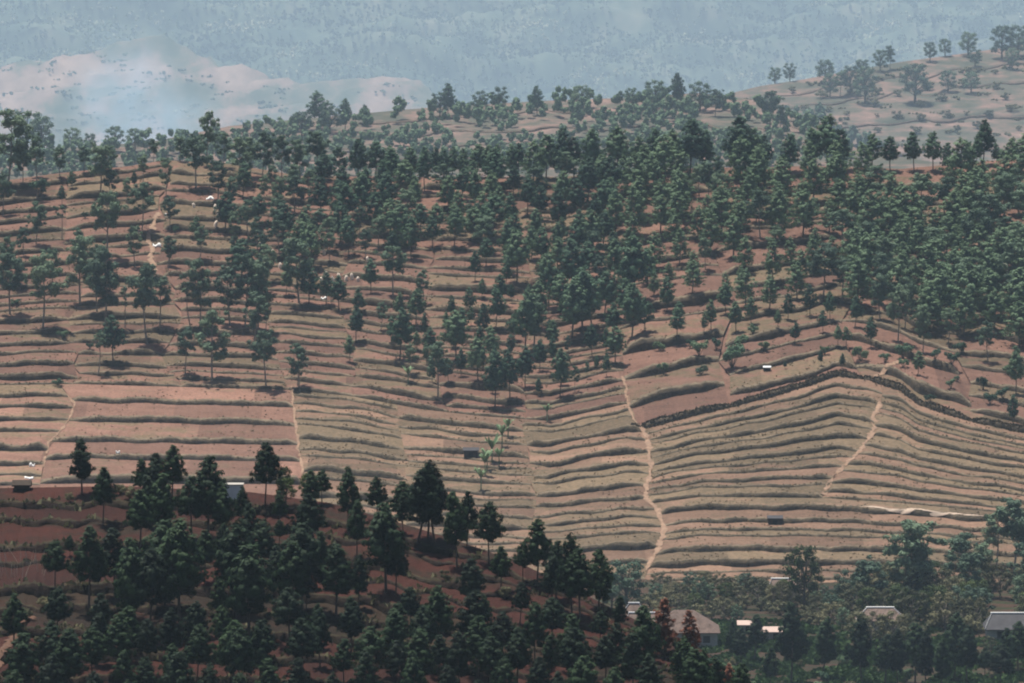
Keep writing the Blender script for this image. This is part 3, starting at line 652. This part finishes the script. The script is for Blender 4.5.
# ------------------------------------------------------------------ grass and green cover
def tufts(name, pts, hgt, wid, m, label, nb=3):
    P = np.asarray(pts, float); n = len(P); P = np.repeat(P, nb, 0); k = len(P)
    g = rng.uniform(0, 6.28, k); lean = rng.normal(0, .35, (k, 2)); hh = hgt * rng.uniform(.5, 1.4, k); ww = wid * rng.uniform(.6, 1.4, k)
    P = P + np.stack([rng.normal(0, wid * .8, k), rng.normal(0, wid * .8, k), np.full(k, -.08)], -1)
    a = np.stack([np.cos(g) * ww, np.sin(g) * ww, 0 * g], -1); t = np.stack([lean[:, 0] * hh, lean[:, 1] * hh, hh], -1)
    V = np.stack([P - a, P + a, P + a * .3 + t, P - a * .3 + t], 1).reshape(-1, 3)
    link(name, mesh(name, V, quads(V), m), kind='stuff', label=label, cat='grass')
near = []; dark = []
for A, Cc, L, dens, far in LIPS:
    if far: continue
    seg = np.linalg.norm(np.diff(Cc, axis=0), axis=1).sum(); n = int(seg * 1.7 * dens); i = rng.integers(0, len(A) - 1, n); f = rng.random((n, 1))
    keep = noise2(Cc[i, 0], Cc[i, 1], 14, 3, 3) > -.12
    i = i[keep]; f = f[keep]; u = rng.random((len(i), 1))
    a = A[i] + (A[i + 1] - A[i]) * f; c = Cc[i] + (Cc[i + 1] - Cc[i]) * f; l = L[i] + (L[i + 1] - L[i]) * f
    p = np.where(u < .45, a + (c - a) * u / .45, c + (l - c) * (u - .45) / .55 * 1.6)
    p[:, 1] -= .05
    (dark if Cc[0, 1] < 1050 else near).append(p)
wd = []
for A, Cc, L, dens, far in LIPS:
    if far or Cc[0, 1] < 1050: continue
    n = int(len(A) * 1.2); i = rng.integers(0, len(A) - 1, n); f = rng.random((n, 1)); nx_ = L + (L - Cc) * 7.
    p = L[i] + (nx_[i] - L[i]) * f; p = p[noise2(p[:, 0], p[:, 1], 22, 8, 3) > .05]; p[:, 2] += .02
    wd.append(p)
tufts('grass', np.concatenate(wd), .22, .2, M['grass'], 'sparse low weeds on the treads of the hillside terraces', 2)
tufts('grass', np.concatenate(near), .22, .17, M['grass'], 'dry grass along the banks of the hillside terraces')
hx = np.arange(632, 1060, .35); hedge = []
for x in hx:
    for dy in ((-1.6, .2) if wob(x, 77, 60) > -.1 else (-.8,)):
        p = at(x, float(SPUR(x)) + dy + random.gauss(0, .5), D_MAIN); hedge.append((p.x, p.y, p.z))
tufts('hedge', hedge, .38, .24, M['hedge'], 'dark overgrown bank running over the crest of the rounded spur', 2)
tufts('grass', np.concatenate(dark), .32, .2, M['olive'], 'rough grass on the red banks of the foreground knoll', 4)
vp = []
for _ in range(20000):
    x = random.uniform(690, 1040); y = random.uniform(622, 712)
    if noise2(np.array(x), np.array(y * 2.5), 60, 21, 3) > -.1:
        p = px(x, y, D_VAL(x, y)); q = drop(p[0], p[1]); vp.append((q.x, q.y, q.z)) if q else None
tufts('ground_cover', vp, .6, .6, M['green'], 'bright green undergrowth on the valley floor by the houses', 3)

# ------------------------------------------------------------------ houses
def box(x0, x1, y0, y1, z0, z1):
    V = [(x, y, z) for z in (z0, z1) for x, y in ((x0, y0), (x1, y0), (x1, y1), (x0, y1))]
    return np.array(V, float), [(0, 3, 2, 1), (4, 5, 6, 7), (0, 1, 5, 4), (1, 2, 6, 5), (2, 3, 7, 6), (3, 0, 4, 7)]
def part(name, shapes, m, parent):
    V = []; Fc = []; n = 0
    for v, f in shapes:
        V.extend(np.asarray(v).tolist()); Fc.extend([tuple(i + n for i in q) for q in f]); n += len(v)
    return link(name, mesh(name, np.array(V), Fc, m), parent)
def house(name, label, x, y, Dfun, wid, dep, wall, roof, m_roof, m_wall, hip=0., rot=0., ridge=None, cat='house', sink=.3, eave=.5):
    p = at(x, y, Dfun); e = link(name, None, label=label, cat=cat, loc=p); e.rotation_euler = (0, 0, rot)
    hw, hd = wid / 2, dep / 2
    part('wall', [box(-hw, hw, -hd, hd, -sink - .6, wall)], m_wall, e)
    ow, od = hw + eave, hd + eave; rx = max(.3, ow - hip); th = .14
    up = [(-ow, -od, wall), (ow, -od, wall), (ow, od, wall), (-ow, od, wall), (-rx, 0, wall + roof), (rx, 0, wall + roof)]
    V = [(a, b, c + th) for a, b, c in up] + up
    Fc = [(0, 1, 5, 4), (2, 3, 4, 5), (1, 2, 5), (3, 0, 4), (6, 10, 11, 7), (8, 11, 10, 9), (7, 11, 8), (9, 10, 6), (0, 6, 7, 1), (1, 7, 8, 2), (2, 8, 9, 3), (3, 9, 6, 0)]
    rf = part('roof', [(V, Fc)], m_roof, e)
    if ridge:
        cs = [box(-rx - .2, rx + .2, -.22, .22, wall + roof + th - .05, wall + roof + th + .17)]
        part('ridge_cap', cs, ridge, rf)
        for s in (-1, 1):
            part('barge_board', [([(s * rx, -.12, wall + roof + th), (s * rx, .12, wall + roof + th + .03), (s * (ow + .04), -od + .12, wall + th + .02), (s * (ow + .04), -od - .1, wall + th), (s * rx, -.12, wall + roof + th + .2), (s * rx, .12, wall + roof + th + .2), (s * (ow + .04), -od + .12, wall + th + .2), (s * (ow + .04), -od - .1, wall + th + .2)],
                  [(0, 1, 2, 3), (4, 7, 6, 5), (0, 3, 7, 4), (1, 5, 6, 2), (3, 2, 6, 7), (0, 4, 5, 1)])], ridge, rf)
    n = max(1, int(wid / 3.6))
    for i in range(n):
        cx = -hw + wid * (i + .5) / n
        if i == n // 2: part('door', [box(cx - .45, cx + .45, -hd - .05, -hd + .02, 0., min(2., wall - .2))], M['dark'], e)
        else:
            wdw = part('window', [box(cx - .6, cx + .6, -hd - .04, -hd + .02, .9, min(2.1, wall - .2))], M['dark'], e)
            part('sill', [box(cx - .7, cx + .7, -hd - .12, -hd - .045, .8, .9)], M['wall'], wdw)
    return e
house('farm_house', 'large hip-roofed house with weathered brown tiles behind the rust-red dead pines', 684, 645, D_VAL, 11.5, 8.5, 2.6, 3.4, M['tile'], M['wall'], hip=4.6)
house('farm_house', 'lower tiled house joined to the left of the large hip-roofed house', 645, 642, D_VAL, 7., 7., 2.4, 2.6, M['tile'], M['wall'], hip=1.2, ridge=M['concrete'])
house('farm_house', 'small brown hip roof showing behind a dark pine at the houses left end', 634, 632, D_VAL, 4.2, 4.2, 2.6, 2.2, M['tile'], M['wall'], hip=1.8, ridge=M['concrete'])
house('shed', 'low shed with pale pinkish sheet roof on the green valley floor', 775, 639, D_VAL, 5.4, 3.2, 1.5, .7, M['metal'], M['wall'], cat='shed', rot=.04)
house('shed', 'pale roofed lean-to peeping out left of the low pinkish shed', 748, 634, D_VAL, 3., 2.6, 1.7, .6, M['metal'], M['wall'], cat='shed')
house('farm_house', 'house with white ridge line half hidden by scrub behind valley pines', 880, 632, D_VAL, 8., 6., 2.2, 1.9, M['tile'], M['wall'], hip=2.2, ridge=M['white'])
house('farm_house', 'dark-roofed house with white barge boards at the right edge', 1012, 641, D_VAL, 9., 6.5, 2.3, 2.4, M['darkroof'], M['wall'], hip=1.4, ridge=M['white'])
house('farm_house', 'brown roof with white edge in scrub below the spur terraces', 785, 600, D_VAL, 5.5, 4.5, 2., 1.6, M['tile'], M['wall'], hip=.8, ridge=M['white'])
house('field_hut', 'tiny grey-roofed hut on the low terrace of the spur', 775, 524, D_MAIN, 2.6, 1.8, 1.1, .45, M['darkroof'], M['wood'], cat='hut', eave=.25)
house('field_hut', 'dark open hut beside banana plants at the middle terraces', 471, 457, D_MAIN, 2.8, 2.0, 1.2, .5, M['darkroof'], M['wood'], cat='hut', eave=.25)
house('field_hut', 'low dark hut on the left crest of the foreground knoll', 22, 490, D_FG, 1.4, 1.2, .4, .4, M['wood'], M['wood'], cat='hut', eave=.2)
house('field_hut', 'small dark hut at the edge of the field above the spur crest', 767, 372, D_MAIN, 1.5, 1.2, .7, .25, M['concrete'], M['dark'], cat='hut', eave=.1)
# concrete water tank on the knoll
p = at(234, 501, D_FG); e = link('water_tank', None, label='pale concrete block tank on the knoll between dark pines', cat='tank', loc=p); e.scale = (.64,) * 3
part('wall', [box(-1.35, 1.35, -1., 1., -.6, 2.1)], M['concrete'], e); part('lid', [box(-1.45, 1.45, -1.1, 1.1, 2.103, 2.2)], M['wall'], e); part('pipe', [tube([(1.0, -1.06, -.2), (1.0, -1.06, 1.3), (1.0, -.9, 1.4)], [.06, .06, .06])], M['dark'], e)

# ------------------------------------------------------------------ small things
def sheet_cloth(label, x, y, Dfun, wm, hm, seed):
    p = at(x, y, Dfun); r = np.random.default_rng(seed); u, v = np.meshgrid(np.linspace(-.5, .5, 9), np.linspace(-.5, .5, 6))
    z = .15 + hm * (1 - (2 * v) ** 2) * (.6 + .4 * np.sin(u * 7 + seed)) + r.normal(0, .05, u.shape); z[0] = z[-1] = -.05
    V = np.stack([u * wm * (1 + .15 * np.sin(v * 9)), v * wm * .6, z], -1).reshape(-1, 3)
    me = mesh('tarpaulin', V, grid_faces(6, 9), M['white'], smooth=True)
    o = link('tarpaulin', me, label=label, cat='tarpaulin', loc=p); md = o.modifiers.new('thickness', 'SOLIDIFY'); md.thickness = .03
for i, (lab, x, y, a, b) in enumerate([('white tarpaulin beside the orange path on the left upper slope', 157, 247, 1.9, .7), ('white tarpaulin near the crest of the left slope', 210, 203, 1.7, .7),
      ('small white sheet on the dark terrace left of the path top', 166, 217, .8, .5), ('white sheet on the field just above the knoll hut, upper one', 32, 467, 1.1, .7),
      ('white sheet on the field just above the knoll hut, lower one', 29, 479, 1.8, .35), ('small white sheet on the bare field right of the lone conifer', 118, 457, .8, .5), ('white sheet under three pines on the middle slope', 324, 300, 1.3, .5),
      ('white scrap among the dark right-hand wood', 909, 243, 1.0, .9)]):
    sheet_cloth(lab, x, y, D_MAIN, a, b, i)
pal = [(215,211),(233,212),(218,220),(227,222),(216,232),(228,276),(262,272),(280,268),(242,246),(300,277),(306,281),(312,276),(321,282),(326,279),(333,283),(339,279),(346,281),(352,280),(358,282),(292,272),(272,256),(324,256),(368,264),(286,250),(194,208),(260,246)]
for i, (x, y) in enumerate(pal):
    p = at(x, y, D_MAIN); r = np.random.default_rng(i); hh = r.uniform(.7, 1.5)
    V, Fc = tube([(0, 0, -.3), (r.normal(0, .05), 0, hh * .4), (r.normal(0, .1), 0, hh * .8), (r.normal(0, .1), .02, hh)], [.34, .38, .30, .12], 7); V = V + r.normal(0, .05, V.shape)
    link('rock', mesh('rock', V, Fc, M['rock']), label=f'pale upright rock on the left upper banks, {ordn(sorted(q[0] for q in pal).index(x) + 1)} from the left', cat='rock', group='pale rocks on the left upper banks', loc=p)
# banana plants
def banana(label, x, y, h):
    p = at(x, y, D_MAIN); e = link('banana_plant', None, label=label, cat='plant', loc=p, group='banana plants'); H = h * 1250 / F_PX; r = np.random.default_rng(int(x * 7 + y))
    part('trunk', [tube([(0, 0, -.1), (.03, 0, H * .3), (0, 0, H * .55)], [.13, .11, .07])], M['banana'], e)
    for k in range(8):
        g = k * 2.4 + r.uniform(0, .5); Lf = H * r.uniform(.42, .6); V = []
        for s in np.linspace(0, 1, 6):
            rr = Lf * s * .6; z = H * .5 + Lf * (1.35 * s - .6 * s * s * r.uniform(.7, 1.3)); wv = .22 * math.sin(math.pi * min(1, s * .9 + .08)) * H / 3 + .02
            c = np.array([math.cos(g) * rr, math.sin(g) * rr, z]); n = np.array([-math.sin(g), math.cos(g), 0])
            V += [c - n * wv - [0, 0, wv * .4], c, c + n * wv - [0, 0, wv * .4]]
        link('leaf', mesh('leaf', np.array(V), grid_faces(6, 3), M['banana']), e)
for lab, x, y, h in [('banana plant by the dark hut, tallest of the clump', 492, 463, 32), ('banana plant left in the clump above the hut', 485, 478, 30), ('banana plant right in the clump above the hut', 502, 448, 26),
      ('lowest banana plant of the clump below the hut', 481, 492, 26), ('banana plant at the top of the clump above the hut', 508, 438, 24), ('banana plant between the hut and the clump', 487, 470, 26), ('small banana plant at the right side of the clump', 499, 468, 22),
      ('lone banana plant at the edge of the middle field', 547, 422, 22), ('banana plant among trees on the middle slope', 408, 384, 22)]: banana(lab, x, y, h)
# bean canes on the left of the knoll
for i in range(26):
    x = i * 1.9 - 2; y = random.choice([578, 582, 566]); p = at(x, y, D_FG); L_ = random.uniform(1., 1.6); dx = random.gauss(0, .35)
    V, Fc = tube([(0, 0, -.15), (dx * .5, .05, L_ * .5), (dx, .1, L_)], [.024, .02, .014], 5)
    link('bean_cane', mesh('bean_cane', V, Fc, M['cane']), label=f'dry bean cane on the plot left of the knoll, {ordn(i + 1)} from left', cat='cane', group='bean canes on the knoll', loc=p)

# ------------------------------------------------------------------ labels of the trees: area, size, row and place in the row
byk = {}
for t in TREES: byk.setdefault((t[0], t[1]), []).append(t)
for (area, kind), L in byk.items():
    L.sort(key=lambda t: -t[3]); nr = max(1, math.ceil(len(L) / 9)); per = math.ceil(len(L) / nr)
    for ri in range(nr):
        row = sorted(L[ri * per:(ri + 1) * per], key=lambda t: t[2])
        for k, t in enumerate(row):
            if len(L) == 1: lab = f'{ADJ[kind]} standing alone on the {area}'
            elif nr == 1: lab = f'{ADJ[kind]} on the {area}, {ordn(k + 1)} from the left'
            else: lab = f'{ADJ[kind]} on the {area}, {ordn(k + 1)} from left in {ordn(ri + 1)} row up'
            t[5]['label'] = lab; t[5]['category'] = CATS.get(kind, 'tree'); t[5]['group'] = f"{'bushes' if kind in CATS else 'trees'} on the {area}"

# ------------------------------------------------------------------ smoke and haze
def volume_mat(name, colr, dens, soft=False):
    m = bpy.data.materials.new(name); m.use_nodes = True; nt = m.node_tree
    nt.nodes.remove(nt.nodes['Principled BSDF']); v = nt.nodes.new('ShaderNodeVolumePrincipled')
    v.inputs['Color'].default_value = (*colr, 1); v.inputs['Density'].default_value = dens; v.inputs['Anisotropy'].default_value = 0.
    nt.links.new(v.outputs[0], nt.nodes['Material Output'].inputs['Volume'])
    return m, nt, v
V, Fc = box(-5100, 5100, -260, 29500, ZC - 1980, ZC + 25)
link('haze', mesh('haze', V, Fc, volume_mat('haze_air', (.60, .79, 1.), .000045)[0]), kind='stuff', label='pale blue haze filling the valleys', cat='haze')
# drifting smoke in the valley behind the left of the hill: a soft uneven puff
m, nt, v = volume_mat('smoke_volume', (.62, .82, 1.), .0)
tc = N(nt, 'ShaderNodeTexCoord'); ln = N(nt, 'ShaderNodeVectorMath', operation='LENGTH'); nt.links.new(tc.outputs['Object'], ln.inputs[0])
fall = N(nt, 'ShaderNodeMapRange', interpolation_type='SMOOTHSTEP'); nt.links.new(ln.outputs['Value'], fall.inputs[0])
fall.inputs[1].default_value = 1.; fall.inputs[2].default_value = .1; fall.inputs[3].default_value = 0.; fall.inputs[4].default_value = 1.
nz = ramp(nt, noise(nt, 1.7, 4, .6, tc.outputs['Object'], .6), [(.35, (0, 0, 0)), (.7, (1, 1, 1))])
nt.links.new(math1(nt, 'MULTIPLY', math1(nt, 'MULTIPLY', fall.outputs[0], nz), .017), v.inputs['Density'])
g = np.linspace(0, 2 * math.pi, 25)[:-1]; V = [(0, 0, -1)]; 
for t in np.linspace(-1.3, 1.3, 11): V += [(math.cos(a) * math.cos(t), math.sin(a) * math.cos(t), math.sin(t)) for a in g]
V.append((0, 0, 1)); Fc = [(0, 1 + (i + 1) % 24, 1 + i) for i in range(24)]
for j in range(10): Fc += [(1 + j * 24 + i, 1 + j * 24 + (i + 1) % 24, 1 + (j + 1) * 24 + (i + 1) % 24, 1 + (j + 1) * 24 + i) for i in range(24)]
Fc += [(1 + 240 + i, 1 + 240 + (i + 1) % 24, 265) for i in range(24)]
for x, y, sx, sz, rot in [(124, 98, 34, 38, .3), (165, 124, 34, 18, -.2)]:
    o = link('smoke', mesh('smoke', np.array(V), Fc, m), kind='stuff', label='pale blue smoke drifting up behind the left of the hill' if x < 150 else 'thin low smoke to the right of the main plume', cat='smoke', loc=px(x, y, 6000.).tolist())
    o.scale = (sx * 1.9, 64, sz * 1.9); o.rotation_euler = (0, rot, 0)
